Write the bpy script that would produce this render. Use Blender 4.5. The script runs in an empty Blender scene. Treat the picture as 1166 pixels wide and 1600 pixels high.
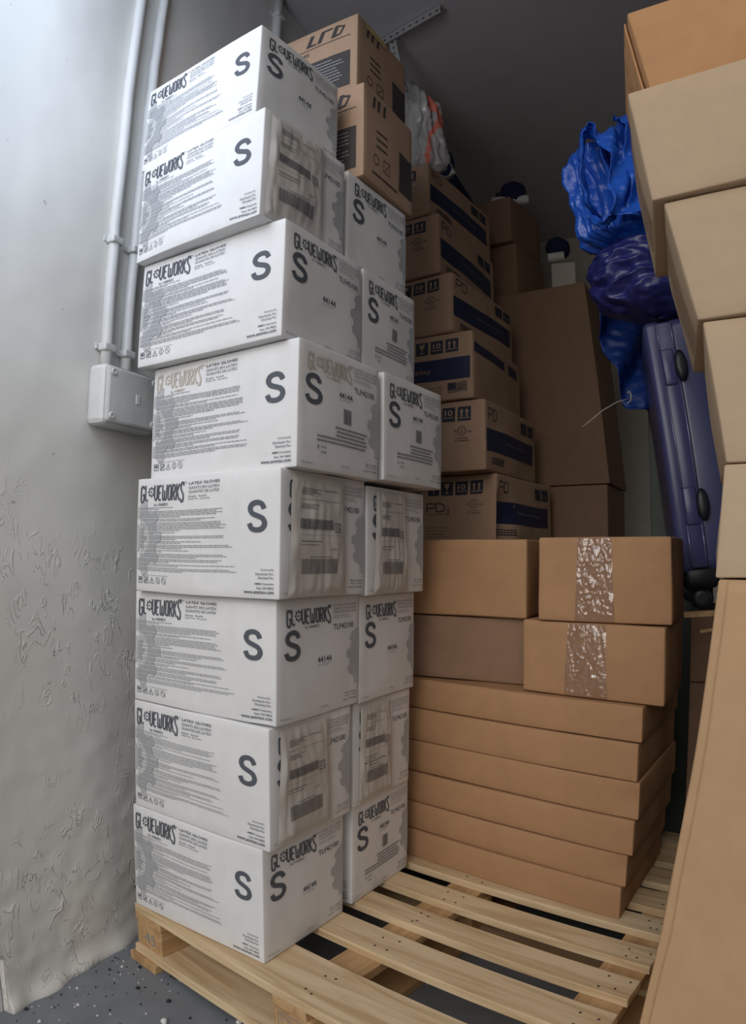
import bpy, bmesh, math, random
from mathutils import Vector, noise, Matrix
from math import radians as R, sin, cos, pi

scene = bpy.context.scene
C = scene.collection

# ---------------------------------------------------------------- camera (sweep-like wide lens)
cd = bpy.data.cameras.new('camera'); cam = bpy.data.objects.new('camera', cd); C.objects.link(cam)
cd.type = 'PANO'; cd.panorama_type = 'FISHEYE_LENS_POLYNOMIAL'
cd.sensor_fit = 'HORIZONTAL'; cd.sensor_width = 36.0
cd.fisheye_fov = R(170)
KP = (0.02994073349847647, 6.934034927245671e-07, -4.3782181172619765e-06, 4.620678616898268e-08)
cd.fisheye_polynomial_k0 = 0.0
cd.fisheye_polynomial_k1, cd.fisheye_polynomial_k2, cd.fisheye_polynomial_k3, cd.fisheye_polynomial_k4 = [-v for v in KP]
cam.location = (0, 0, .941)
cam.rotation_mode = 'XYZ'
cam.matrix_world = Matrix.Translation((0, 0, .941)) @ Matrix.Rotation(R(90 + 3.56), 4, 'X') @ Matrix.Rotation(R(.47), 4, 'Z')
cd.clip_start = .02; cd.clip_end = 200
scene.camera = cam

# ---------------------------------------------------------------- daylight, exposure
w = bpy.data.worlds.new('sky'); scene.world = w; w.use_nodes = True
wn = w.node_tree.nodes; wl = w.node_tree.links; bg = wn['Background']
sky = wn.new('ShaderNodeTexSky'); sky.sky_type = 'NISHITA'; sky.sun_disc = False
sky.sun_elevation = R(38); sky.sun_rotation = R(200); sky.air_density = 1.0; sky.dust_density = 3.0
hs = wn.new('ShaderNodeHueSaturation'); hs.inputs['Saturation'].default_value = .45
wl.new(sky.outputs[0], hs.inputs['Color']); wl.new(hs.outputs[0], bg.inputs['Color'])
bg.inputs['Strength'].default_value = .075
scene.view_settings.view_transform = 'Standard'; scene.view_settings.look = 'None'
scene.view_settings.gamma = 1; scene.view_settings.use_curve_mapping = False
scene.view_settings.exposure = 0.0
# the open garage doorway behind the camera lets the daylight in
def area_light(name, loc, target, sx, sy, energy, col):
    l = bpy.data.lights.new(name, 'AREA'); l.shape = 'RECTANGLE'; l.size = sx; l.size_y = sy; l.energy = energy; l.color = col
    o = bpy.data.objects.new(name, l); C.objects.link(o); o.location = loc
    o.rotation_euler = (Vector(target) - Vector(loc)).to_track_quat('-Z', 'Y').to_euler()
    return o
area_light('daylight_from_street', (-.95, -.55, 1.75), (-.1, 1.4, 1.05), 1.5, 1.5, 17, (1.0, .965, .92))

area_light('added_blue_wall_fill', (-.727 - .30 * .407 + .26 * .914, 1.238 - .30 * .914 - .26 * .407, 2.08), (-.70, 1.32, 1.95), .4, .9, 5.2, (.64, .77, 1.0))  # unseen bluish lamp added to brighten the upper left wall, imitating flare haze

# ---------------------------------------------------------------- materials
def mat(name, col, rough=.7, bump=None, noise_amt=0, nscale=20, spec=.3, metal=0, stretch=None, **kw):
    m = bpy.data.materials.new(name); m.use_nodes = True
    nt = m.node_tree; n = nt.nodes; l = nt.links; b = n['Principled BSDF']
    b.inputs['Roughness'].default_value = rough; b.inputs['Specular IOR Level'].default_value = spec
    b.inputs['Metallic'].default_value = metal
    b.inputs['Base Color'].default_value = (*col, 1)
    tc = n.new('ShaderNodeTexCoord'); mp = n.new('ShaderNodeMapping'); l.new(tc.outputs['Object'], mp.inputs['Vector'])
    if stretch: mp.inputs['Scale'].default_value = stretch
    if noise_amt:
        nz = n.new('ShaderNodeTexNoise'); nz.inputs['Scale'].default_value = nscale; nz.inputs['Detail'].default_value = 5
        l.new(mp.outputs[0], nz.inputs['Vector'])
        nb = n.new('ShaderNodeTexNoise'); nb.inputs['Scale'].default_value = nscale * .12; nb.inputs['Detail'].default_value = 3
        l.new(tc.outputs['Object'], nb.inputs['Vector'])
        ad = n.new('ShaderNodeMath'); ad.operation = 'ADD'; l.new(nz.outputs['Fac'], ad.inputs[0]); l.new(nb.outputs['Fac'], ad.inputs[1])
        mr = n.new('ShaderNodeMapRange'); mr.inputs['From Min'].default_value = .6; mr.inputs['From Max'].default_value = 1.4
        mr.inputs['To Min'].default_value = 1 - noise_amt; mr.inputs['To Max'].default_value = 1 + noise_amt * .6
        l.new(ad.outputs[0], mr.inputs['Value'])
        mx = n.new('ShaderNodeVectorMath'); mx.operation = 'SCALE'; mx.inputs[0].default_value = col
        l.new(mr.outputs[0], mx.inputs['Scale']); l.new(mx.outputs[0], b.inputs['Base Color'])
    if bump:
        st, sc = bump
        n2 = n.new('ShaderNodeTexNoise'); n2.inputs['Scale'].default_value = sc; n2.inputs['Detail'].default_value = 4
        l.new(mp.outputs[0], n2.inputs['Vector'])
        bp = n.new('ShaderNodeBump'); bp.inputs['Strength'].default_value = st; bp.inputs['Distance'].default_value = .004
        l.new(n2.outputs['Fac'], bp.inputs['Height']); l.new(bp.outputs[0], b.inputs['Normal'])
    for k_, v in kw.items(): b.inputs[k_.replace('_', ' ')].default_value = v
    return m

WHITE = mat('white_carton_board', (.70, .70, .70), .55, (.25, 14), .06, 30, .35)
PRINT = mat('dark_grey_print', (.085, .095, .115), .6)
PRINT_T = mat('small_grey_print', (.23, .24, .26), .6)
PRINT_F = mat('faded_beige_print', (.50, .45, .39), .6)
PRINT_G = mat('pale_grey_gear_print', (.42, .43, .44), .6)
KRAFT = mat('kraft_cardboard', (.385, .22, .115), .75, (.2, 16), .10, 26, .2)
KRAFT_SHADE = mat('shaded_kraft_cardboard', (.25, .155, .10), .8, (.2, 16), .10, 26, .2)  # kraft with the dim interior's light falloff put into its colour
KRAFT_L = mat('pale_kraft_cardboard', (.50, .375, .255), .75, (.2, 16), .07, 26, .2)
KRAFT_W = mat('warm_kraft_cardboard', (.48, .31, .175), .75, (.2, 16), .08, 26, .2)
KRAFT_O = mat('orange_kraft_cardboard', (.50, .275, .135), .75, (.25, 16), .10, 26, .2)
KRAFT_P = mat('printed_kraft_cardboard', (.43, .29, .20), .7, (.2, 16), .08, 26, .2)
INK = mat('navy_black_ink', (.035, .04, .06), .6)
INK_G = mat('charcoal_ink', (.06, .055, .055), .6)
INK_N = mat('dark_navy_ink', (.02, .028, .075), .5)
YELLOW = mat('yellow_label', (.5, .42, .18), .6)
LABEL = mat('paper_label', (.62, .60, .57), .6, None, .05, 30)
FLOORM = mat('grey_painted_concrete', (.18, .195, .215), .45, (.25, 9), .22, 14, .4)
CEIL = mat('ceiling_plaster', (.50, .47, .47), .9, (.3, 8), .08, 10, .1)
BACKW = mat('back_wall_plaster', (.50, .46, .40), .9, (.3, 6), .12, 8, .1)
FACADE = mat('outer_plaster', (.72, .72, .70), .9, (.3, 6), .06, 8, .1)
PAINT = mat('painted_metal', (.60, .60, .585), .45, (.35, 25), .08, 20, .4)
STEEL = mat('galvanised_steel', (.55, .55, .54), .45, None, .15, 25, .5, .6)
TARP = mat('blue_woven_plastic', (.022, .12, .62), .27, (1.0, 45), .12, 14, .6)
TARP_SHADE = mat('shaded_blue_woven_plastic', (.006, .035, .20), .45, (.5, 60), .2, 14, .4)  # blue tarp plastic, shade behind the suitcase put into the colour
NAVYP = mat('dark_blue_plastic', (.022, .026, .15), .33, (.5, 40), .2, 12, .6)
CASE = mat('navy_hard_shell', (.055, .06, .155), .3, (.1, 30), .05, 20, .5)
CASE_T = mat('shiny_navy_trim', (.20, .20, .34), .18, None, 0, 1, .7, .3)
BLACK = mat('black_plastic', (.012, .014, .02), .4, None, 0, 1, .5)
NAVYC = mat('navy_fabric', (.008, .012, .045), .85, (.4, 90))
WPLAST = mat('white_plastic', (.55, .54, .51), .4)
PANEL = mat('grey_green_panel', (.08, .09, .075), .6, (.2, 10), .1, 10)
TEAL = mat('slate_panel', (.055, .075, .09), .5, None, .1, 10)
BAGW = mat('crinkled_white_plastic', (.62, .60, .58), .25, (.8, 25), .05, 20, .6, Transmission_Weight=.25)
BAGR = mat('red_bag_print', (.75, .20, .14), .35, (.5, 30))
CHIP = mat('white_chips', (.6, .6, .58), .8)
DIRT = mat('dark_specks', (.03, .03, .03), .9)
WIRE = mat('pale_wire', (.35, .33, .30), .4)

def clear_mat(name, shine, rough, bst, bsc, tint=(.9, .85, .8), stretch=(1, 1, 1), milk=.05):
    m = bpy.data.materials.new(name); m.use_nodes = True
    n = m.node_tree.nodes; l = m.node_tree.links; n.remove(n['Principled BSDF']); out = n['Material Output']
    tc = n.new('ShaderNodeTexCoord'); mp = n.new('ShaderNodeMapping'); mp.inputs['Scale'].default_value = stretch
    l.new(tc.outputs['Object'], mp.inputs[0])
    v = n.new('ShaderNodeTexVoronoi'); v.feature = 'DISTANCE_TO_EDGE'; v.inputs['Scale'].default_value = bsc; l.new(mp.outputs[0], v.inputs['Vector'])
    z = n.new('ShaderNodeTexNoise'); z.inputs['Scale'].default_value = bsc * .8; z.inputs['Detail'].default_value = 6; l.new(mp.outputs[0], z.inputs['Vector'])
    a = n.new('ShaderNodeMath'); a.operation = 'ADD'; l.new(v.outputs['Distance'], a.inputs[0]); l.new(z.outputs['Fac'], a.inputs[1])
    bp = n.new('ShaderNodeBump'); bp.inputs['Strength'].default_value = bst; bp.inputs['Distance'].default_value = .01
    l.new(a.outputs[0], bp.inputs['Height'])
    t = n.new('ShaderNodeBsdfTransparent'); t.inputs[0].default_value = (*tint, 1)
    g = n.new('ShaderNodeBsdfGlossy'); g.inputs['Roughness'].default_value = rough; l.new(bp.outputs[0], g.inputs['Normal'])
    d = n.new('ShaderNodeBsdfDiffuse'); d.inputs[0].default_value = (.8, .78, .75, 1)
    m1 = n.new('ShaderNodeMixShader'); m1.inputs[0].default_value = milk; l.new(t.outputs[0], m1.inputs[1]); l.new(d.outputs[0], m1.inputs[2])
    m2 = n.new('ShaderNodeMixShader'); m2.inputs[0].default_value = shine; l.new(m1.outputs[0], m2.inputs[1]); l.new(g.outputs[0], m2.inputs[2])
    l.new(m2.outputs[0], out.inputs['Surface'])
    return m
POUCH = clear_mat('clear_pouch_film', .06, .25, .5, 22, (.93, .92, .91), (1, 1, .35), .08)
TAPE = clear_mat('clear_packing_tape', .16, .10, 1.0, 38, (.90, .84, .78), (1, 1, .45), .05)

def wood_mat(name, c1, c2, along=0):
    m = bpy.data.materials.new(name); m.use_nodes = True
    n = m.node_tree.nodes; l = m.node_tree.links; b = n['Principled BSDF']; b.inputs['Roughness'].default_value = .6
    tc = n.new('ShaderNodeTexCoord'); oi = n.new('ShaderNodeObjectInfo')
    ofs = n.new('ShaderNodeVectorMath'); ofs.operation = 'SCALE'; ofs.inputs[0].default_value = (7.3, 3.1, 1.7); l.new(oi.outputs['Random'], ofs.inputs['Scale'])
    ad = n.new('ShaderNodeVectorMath'); ad.operation = 'ADD'; l.new(tc.outputs['Object'], ad.inputs[0]); l.new(ofs.outputs[0], ad.inputs[1])
    mp = n.new('ShaderNodeMapping'); mp.inputs['Scale'].default_value = (1.2, 14, 14) if along == 0 else (14, 1.2, 14)
    l.new(ad.outputs[0], mp.inputs[0])
    nz = n.new('ShaderNodeTexNoise'); nz.inputs['Scale'].default_value = 2.2; nz.inputs['Detail'].default_value = 7; nz.inputs['Distortion'].default_value = 1.2
    l.new(mp.outputs[0], nz.inputs['Vector'])
    r = n.new('ShaderNodeValToRGB'); l.new(nz.outputs['Fac'], r.inputs[0])
    r.color_ramp.elements[0].position = .35; r.color_ramp.elements[0].color = (*c2, 1)
    r.color_ramp.elements[1].position = .6; r.color_ramp.elements[1].color = (*c1, 1)
    mk = n.new('ShaderNodeMapping'); mk.inputs['Scale'].default_value = (2.6, 6, 1) if along == 0 else (6, 2.6, 1); l.new(ad.outputs[0], mk.inputs[0])
    v = n.new('ShaderNodeTexVoronoi'); v.inputs['Scale'].default_value = 1.0; l.new(mk.outputs[0], v.inputs['Vector'])
    kr = n.new('ShaderNodeMapRange'); kr.inputs['From Min'].default_value = .05; kr.inputs['From Max'].default_value = .11
    kr.inputs['To Min'].default_value = .75; kr.inputs['To Max'].default_value = 0; l.new(v.outputs['Distance'], kr.inputs['Value'])
    mx = n.new('ShaderNodeMix'); mx.data_type = 'RGBA'; l.new(kr.outputs[0], mx.inputs['Factor'])
    l.new(r.outputs[0], mx.inputs['A']); mx.inputs['B'].default_value = (c2[0] * .45, c2[1] * .35, c2[2] * .3, 1)
    l.new(mx.outputs['Result'], b.inputs['Base Color'])
    bp = n.new('ShaderNodeBump'); bp.inputs['Strength'].default_value = .15; l.new(nz.outputs['Fac'], bp.inputs['Height']); l.new(bp.outputs[0], b.inputs['Normal'])
    return m
PINE = wood_mat('pale_pine', (.68, .53, .33), (.50, .35, .19))
PINE_O = wood_mat('warm_pine', (.52, .33, .16), (.38, .22, .10), 1)

def wall_mat():
    m = bpy.data.materials.new('peeling_wall_paint'); m.use_nodes = True
    n = m.node_tree.nodes; l = m.node_tree.links; b = n['Principled BSDF']; b.inputs['Roughness'].default_value = .55
    tc = n.new('ShaderNodeTexCoord')
    def nz(sc, det=4, vec=None, dist=0):
        q = n.new('ShaderNodeTexNoise'); q.inputs['Scale'].default_value = sc; q.inputs['Detail'].default_value = det; q.inputs['Distortion'].default_value = dist
        l.new(vec or tc.outputs['Object'], q.inputs['Vector']); return q.outputs['Fac']
    def mth(op, a, b_=None, c=None):
        q = n.new('ShaderNodeMath'); q.operation = op
        for i, v in enumerate((a, b_, c)):
            if v is None: continue
            if isinstance(v, (int, float)): q.inputs[i].default_value = v
            else: l.new(v, q.inputs[i])
        return q.outputs[0]
    def rng(v, a, b_, c, d):
        q = n.new('ShaderNodeMapRange'); l.new(v, q.inputs['Value'])
        for k_, x in zip(('From Min', 'From Max', 'To Min', 'To Max'), (a, b_, c, d)): q.inputs[k_].default_value = x
        return q.outputs[0]
    sp = n.new('ShaderNodeSeparateXYZ'); l.new(tc.outputs['Object'], sp.inputs[0])
    mp = n.new('ShaderNodeMapping'); mp.inputs['Scale'].default_value = (1.5, 1.5, .75); l.new(tc.outputs['Object'], mp.inputs[0])
    ridge = mth('ABSOLUTE', mth('SUBTRACT', nz(17, 3, mp.outputs[0], 1.2), .5))
    ridge = rng(ridge, 0, .035, 1, 0)
    gate = rng(nz(20, 2), .46, .6, 0, 1)
    zone = mth('MULTIPLY', rng(sp.outputs['Z'], 1.15, .75, 0, 1), rng(nz(3, 2), .38, .52, 0, 1))
    flakes = mth('MULTIPLY', mth('MULTIPLY', ridge, gate), zone)
    lump = mth('MULTIPLY', nz(22, 5), .35)
    h = mth('ADD', flakes, mth('MULTIPLY', lump, rng(sp.outputs['Z'], 1.3, .5, .25, 1)))
    bp = n.new('ShaderNodeBump'); bp.inputs['Strength'].default_value = .8; bp.inputs['Distance'].default_value = .0035
    l.new(h, bp.inputs['Height']); l.new(bp.outputs[0], b.inputs['Normal'])
    spots = rng(nz(45, 2), .74, .78, 1, .6)
    base = n.new('ShaderNodeVectorMath'); base.operation = 'SCALE'; base.inputs[0].default_value = (.76, .745, .69)
    l.new(mth('MULTIPLY', spots, rng(nz(2.5, 4), .3, .7, .9, 1.05)), base.inputs['Scale']); l.new(base.outputs[0], b.inputs['Base Color'])
    return m
WALLM = wall_mat()

# ---------------------------------------------------------------- mesh helpers
def mesh_obj(name, verts, faces, mats, midx=None, smooth=False, parent=None, loc=(0, 0, 0), rot=None):
    me = bpy.data.meshes.new(name); me.from_pydata([tuple(v) for v in verts], [], faces); me.update()
    for m in (mats if isinstance(mats, (list, tuple)) else [mats]): me.materials.append(m)
    if midx is not None: me.polygons.foreach_set('material_index', midx)
    if smooth is True: me.polygons.foreach_set('use_smooth', [True] * len(faces))
    elif smooth: me.polygons.foreach_set('use_smooth', smooth)
    o = bpy.data.objects.new(name, me); C.objects.link(o); o.location = loc
    if rot: o.rotation_euler = rot
    if parent: o.parent = parent
    return o
def tag(o, label=None, cat=None, group=None, kind=None):
    if label: o['label'] = label
    if cat: o['category'] = cat
    if group: o['group'] = group
    if kind: o['kind'] = kind
    return o
def empty(name, loc, label, cat, group=None, rotz=0):
    o = bpy.data.objects.new(name, None); C.objects.link(o); o.location = loc; o.rotation_euler = (0, 0, rotz)
    return tag(o, label, cat, group)
class MB:
    """collects shapes into one mesh"""
    def __init__(s): s.v = []; s.f = []; s.m = []; s.s = []
    def add(s, verts, faces, m=0, smooth=False):
        o = len(s.v); s.v += [tuple(v) for v in verts]; s.f += [tuple(i + o for i in f) for f in faces]
        s.m += [m] * len(faces); s.s += [smooth] * len(faces); return s
    def box(s, a, b, m=0, bev=0.0, mtx=None):
        bm = bmesh.new(); bmesh.ops.create_cube(bm, size=1)
        c = [(a[i] + b[i]) / 2 for i in range(3)]; d = [b[i] - a[i] for i in range(3)]
        for v in bm.verts: v.co = Vector([c[i] + v.co[i] * d[i] for i in range(3)])
        if bev: bmesh.ops.bevel(bm, geom=bm.edges[:], offset=bev, segments=2, affect='EDGES', profile=.5)
        if mtx: bm.transform(mtx)
        return s.bm(bm, m)
    def bm(s, bm, m=0, smooth=False):
        bm.verts.index_update(); s.add([v.co[:] for v in bm.verts], [[v.index for v in f.verts] for f in bm.faces], m, smooth); bm.free(); return s
    def tube(s, pts, r, m=0, n=12, caps=True, sq=1.0):
        pts = [Vector(p) for p in pts]; rs = r if isinstance(r, (list, tuple)) else [r] * len(pts)
        vs = []; up = Vector((0, 0, 1)); prev = None
        for i, p in enumerate(pts):
            t = (pts[min(i + 1, len(pts) - 1)] - pts[max(i - 1, 0)]).normalized()
            if prev is None: a = t.cross(up if abs(t.z) < .9 else Vector((1, 0, 0))).normalized()
            else: a = (prev - t * prev.dot(t)).normalized()
            prev = a; b = t.cross(a)
            vs += [p + a * cos(2 * pi * k / n) * rs[i] + b * sin(2 * pi * k / n) * rs[i] * sq for k in range(n)]
        fs = [(i * n + k, i * n + (k + 1) % n, (i + 1) * n + (k + 1) % n, (i + 1) * n + k) for i in range(len(pts) - 1) for k in range(n)]
        if caps: fs += [tuple(range(n))[::-1], tuple((len(pts) - 1) * n + k for k in range(n))]
        return s.add(vs, fs, m, True)
    def lathe(s, prof, mtx=None, m=0, n=24):
        vs = []; 
        for (r, z) in prof: vs += [Vector((r * cos(2 * pi * k / n), r * sin(2 * pi * k / n), z)) for k in range(n)]
        if mtx: vs = [mtx @ v for v in vs]
        fs = [(i * n + k, i * n + (k + 1) % n, (i + 1) * n + (k + 1) % n, (i + 1) * n + k) for i in range(len(prof) - 1) for k in range(n)]
        fs += [tuple(range(n))[::-1], tuple((len(prof) - 1) * n + k for k in range(n))]
        return s.add(vs, fs, m, True)
    def build(s, name, mats, parent=None, loc=(0, 0, 0), rot=None):
        return mesh_obj(name, s.v, s.f, mats, s.m, s.s, parent, loc, rot)

# ---------------------------------------------------------------- lettering as 2-D shapes (0..1 box, y up)
_tc = {}
def text2d(s, bold=0.0):
    if (s, bold) in _tc: return _tc[(s, bold)]
    cu = bpy.data.curves.new('t', 'FONT'); cu.body = s; cu.resolution_u = 3; cu.offset = bold; cu.size = 1
    o = bpy.data.objects.new('t', cu); C.objects.link(o)
    bpy.context.view_layer.update()
    me = bpy.data.meshes.new_from_object(o.evaluated_get(bpy.context.evaluated_depsgraph_get()))
    vs = [(v.co.x, v.co.y) for v in me.vertices]; fs = [tuple(p.vertices) for p in me.polygons]
    bpy.data.objects.remove(o); bpy.data.curves.remove(cu); bpy.data.meshes.remove(me)
    x0 = min(v[0] for v in vs); x1 = max(v[0] for v in vs); y0 = min(v[1] for v in vs); y1 = max(v[1] for v in vs)
    r = ([((x - x0) / (x1 - x0), (y - y0) / (y1 - y0)) for x, y in vs], fs, (x1 - x0) / (y1 - y0))
    _tc[(s, bold)] = r; return r
def stroke2d(pts, w, closed=False):
    """polyline thickened to quads"""
    P = [Vector(p) for p in pts]; n = len(P); L = []; Rr = []
    for i in range(n):
        a = P[(i - 1) % n] if (closed or i > 0) else None; b = P[(i + 1) % n] if (closed or i < n - 1) else None
        d1 = (P[i] - a).normalized() if a is not None else None; d2 = (b - P[i]).normalized() if b is not None else None
        if d1 is None: d1 = d2
        if d2 is None: d2 = d1
        n1 = Vector((-d1.y, d1.x)); n2 = Vector((-d2.y, d2.x)); m = (n1 + n2).normalized(); q = w / 2 / max(.5, m.dot(n1))
        L.append(P[i] + m * q); Rr.append(P[i] - m * q)
    vs = [tuple(v) for v in L + Rr]
    fs = [(n + i, n + (i + 1) % n, (i + 1) % n, i) for i in range(n if closed else n - 1)]
    return vs, fs
# condensed geometric capitals of the carton logo, drawn in a 1 x 2 cell
GL = {
 'G': [[(.92, 1.62), (.8, 1.88), (.3, 1.88), (.12, 1.65), (.12, .35), (.3, .12), (.75, .12), (.9, .35), (.9, .95), (.55, .95)]],
 'L': [[(.12, 2), (.12, .3), (.28, .12), (.9, .12)]],
 'U': [[(.1, 2), (.1, .45), (.42, .12), (.62, .12), (.88, .45), (.88, 2)]],
 'E': [[(.9, 1.88), (.3, 1.88), (.12, 1.65), (.12, .35), (.3, .12), (.9, .12)], [(.12, 1.02), (.75, 1.02)]],
 'W': [[(.06, 2), (.12, .3), (.25, .12), (.38, .12), (.5, .35), (.5, 1.3)], [(.5, .35), (.62, .12), (.75, .12), (.88, .3), (.94, 2)]],
 'O': [[(.5, 1.9), (.22, 1.82), (.12, 1.6), (.12, .4), (.22, .18), (.5, .1), (.78, .18), (.88, .4), (.88, 1.6), (.78, 1.82), (.5, 1.9), (.4, 1.89)]],
 'R': [[(.12, 0), (.12, 1.88), (.65, 1.88), (.86, 1.65), (.86, 1.2), (.65, 1.0), (.12, 1.0)], [(.45, 1.0), (.9, 0)]],
 'K': [[(.12, 0), (.12, 2)], [(.9, 2), (.2, .95)], [(.3, 1.1), (.92, 0)]],
 'S': [[(.88, 1.6), (.75, 1.88), (.28, 1.88), (.12, 1.6), (.14, 1.3), (.82, .75), (.88, .4), (.72, .12), (.25, .12), (.1, .4)]],
}
def gear2d(cx, cy, r, teeth=8, hole=.5, asp=1.0):
    vs = []; n = teeth * 4
    for k in range(n):
        rr = r * (1.0 if k % 4 in (0, 1) else .74); a = 2 * pi * (k - .5) / n
        vs.append((cx + rr * cos(a), cy + rr * sin(a) * asp))
    for k in range(n):
        a = 2 * pi * (k - .5) / n; vs.append((cx + r * hole * cos(a), cy + r * hole * sin(a) * asp))
    return vs, [(k, (k + 1) % n, n + (k + 1) % n, n + k) for k in range(n)]

def bigS(n=40):
    P = [(.86, 1.14), (.74, 1.37), (.5, 1.45), (.24, 1.36), (.14, 1.13), (.26, .91), (.52, .79), (.78, .66), (.88, .42), (.76, .18), (.5, .1), (.22, .17), (.10, .42)]
    out = []; m = len(P) - 1
    for k in range(n + 1):
        t = k / n * m; i = min(int(t), m - 1); f = t - i
        a, b, c, d = [Vector(q) for q in (P[max(i - 1, 0)], P[i], P[i + 1], P[min(i + 2, m)])]
        out.append(tuple(.5 * ((2 * b) + (c - a) * f + (2 * a - 5 * b + 4 * c - d) * f * f + (3 * b - a - 3 * c + d) * f ** 3)))
    return stroke2d(out, .25)
class Pr:
    """print on one face; u to the right, v down from the top edge, both 0..1; asp = width/height of the face"""
    def __init__(s, asp): s.asp = asp; s.items = []
    def raw(s, vs, fs, m, lay=1): s.items.append((vs, fs, m, lay)); return s
    def rect(s, u0, v0, u1, v1, m=1, lay=1):
        nu = max(1, int((u1 - u0) * s.asp / .09)); nv = max(1, int((v1 - v0) / .09))
        return s.raw([(u0 + (u1 - u0) * i / nu, v1 + (v0 - v1) * j / nv) for j in range(nv + 1) for i in range(nu + 1)],
                     [(j * (nu + 1) + i, j * (nu + 1) + i + 1, (j + 1) * (nu + 1) + i + 1, (j + 1) * (nu + 1) + i) for j in range(nv) for i in range(nu)], m, lay)
    def text(s, t, u, v, h, w=None, m=1, al='l', bold=0.0, lay=1):
        vs, fs, a = text2d(t, bold)
        if w is None: w = a * h / s.asp
        if al == 'r': u -= w
        elif al == 'c': u -= w / 2
        return s.raw([(u + x * w, v + h * (1 - y)) for x, y in vs], fs, m, lay)
    def stroke(s, pts, w, m=1, closed=False, lay=1):
        k = s.asp
        vs, fs = stroke2d([(x * k, -y) for x, y in pts], w, closed)
        return s.raw([(x / k, -y) for x, y in vs], fs, m, lay)
    def size_mark(s, u, v, h, w, m=1):
        vs, fs = bigS(); return s.raw([(u + x * w, v + h * (1 - y / 1.55)) for x, y in vs], fs, m)
    def logo(s, u, v, w, h, m=1):
        """the tall condensed word with a gear for its O"""
        word = 'GLoUEWORKS'; cw = {'G': 1.12, 'o': 1.35, 'W': 1.45}; tot = sum(cw.get(c, 1) for c in word); x = u
        for c in word:
            wd = w * cw.get(c, 1) / tot; top = v; hh = h
            if c == 'G': hh = h * 1.12
            if c == 'S': top = v - h * .12; hh = h * 1.3
            if c == 'o':
                vs, fs = gear2d(0, 0, 1, 8, .58); rr = wd * .66
                s.raw([(x + wd / 2 + a * rr, v + h * .42 + b * rr * s.asp) for a, b in vs], fs, m)
                vs, fs = gear2d(0, 0, 1, 3, .05); s.raw([(x + wd / 2 + a * rr * .22, v + h * .42 + b * rr * .22 * s.asp) for a, b in vs], fs, m)
            else:
                sx = wd * .84; k = s.asp
                for pl in GL[c]:
                    vs, fs = stroke2d([((x + wd * .05 + px * sx) * k, -(top + hh * (1 - py / 2))) for px, py in pl], wd * k * (.29 if c != 'W' else .19))
                    s.raw([(a / k, -b) for a, b in vs], fs, m)
            x += wd
        return s
    def words(s, u, v, w, h, rnd, m=2):
        x = u
        while x < u + w - .004:
            d = min(rnd.uniform(.012, .04), u + w - x)
            s.rect(x, v, x + d, v + h, m); x += d + .004
        return s
    def bars(s, u, v, w, h, rnd, m=1):
        x = u
        while x < u + w:
            d = rnd.uniform(.002, .007); s.rect(x, v, min(x + d, u + w), v + h, m); x += d + rnd.uniform(.002, .006)
        return s
    def dense(s, u, v, w, h, rnd, m=1, rows=7):
        for i in range(rows):
            x = u; hh = h / rows
            while x < u + w:
                d = rnd.uniform(.003, .012); s.rect(x, v + i * hh, min(x + d, u + w), v + (i + 1) * hh * .999, m)
                x += d + rnd.uniform(.001, .006)
        return s

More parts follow.
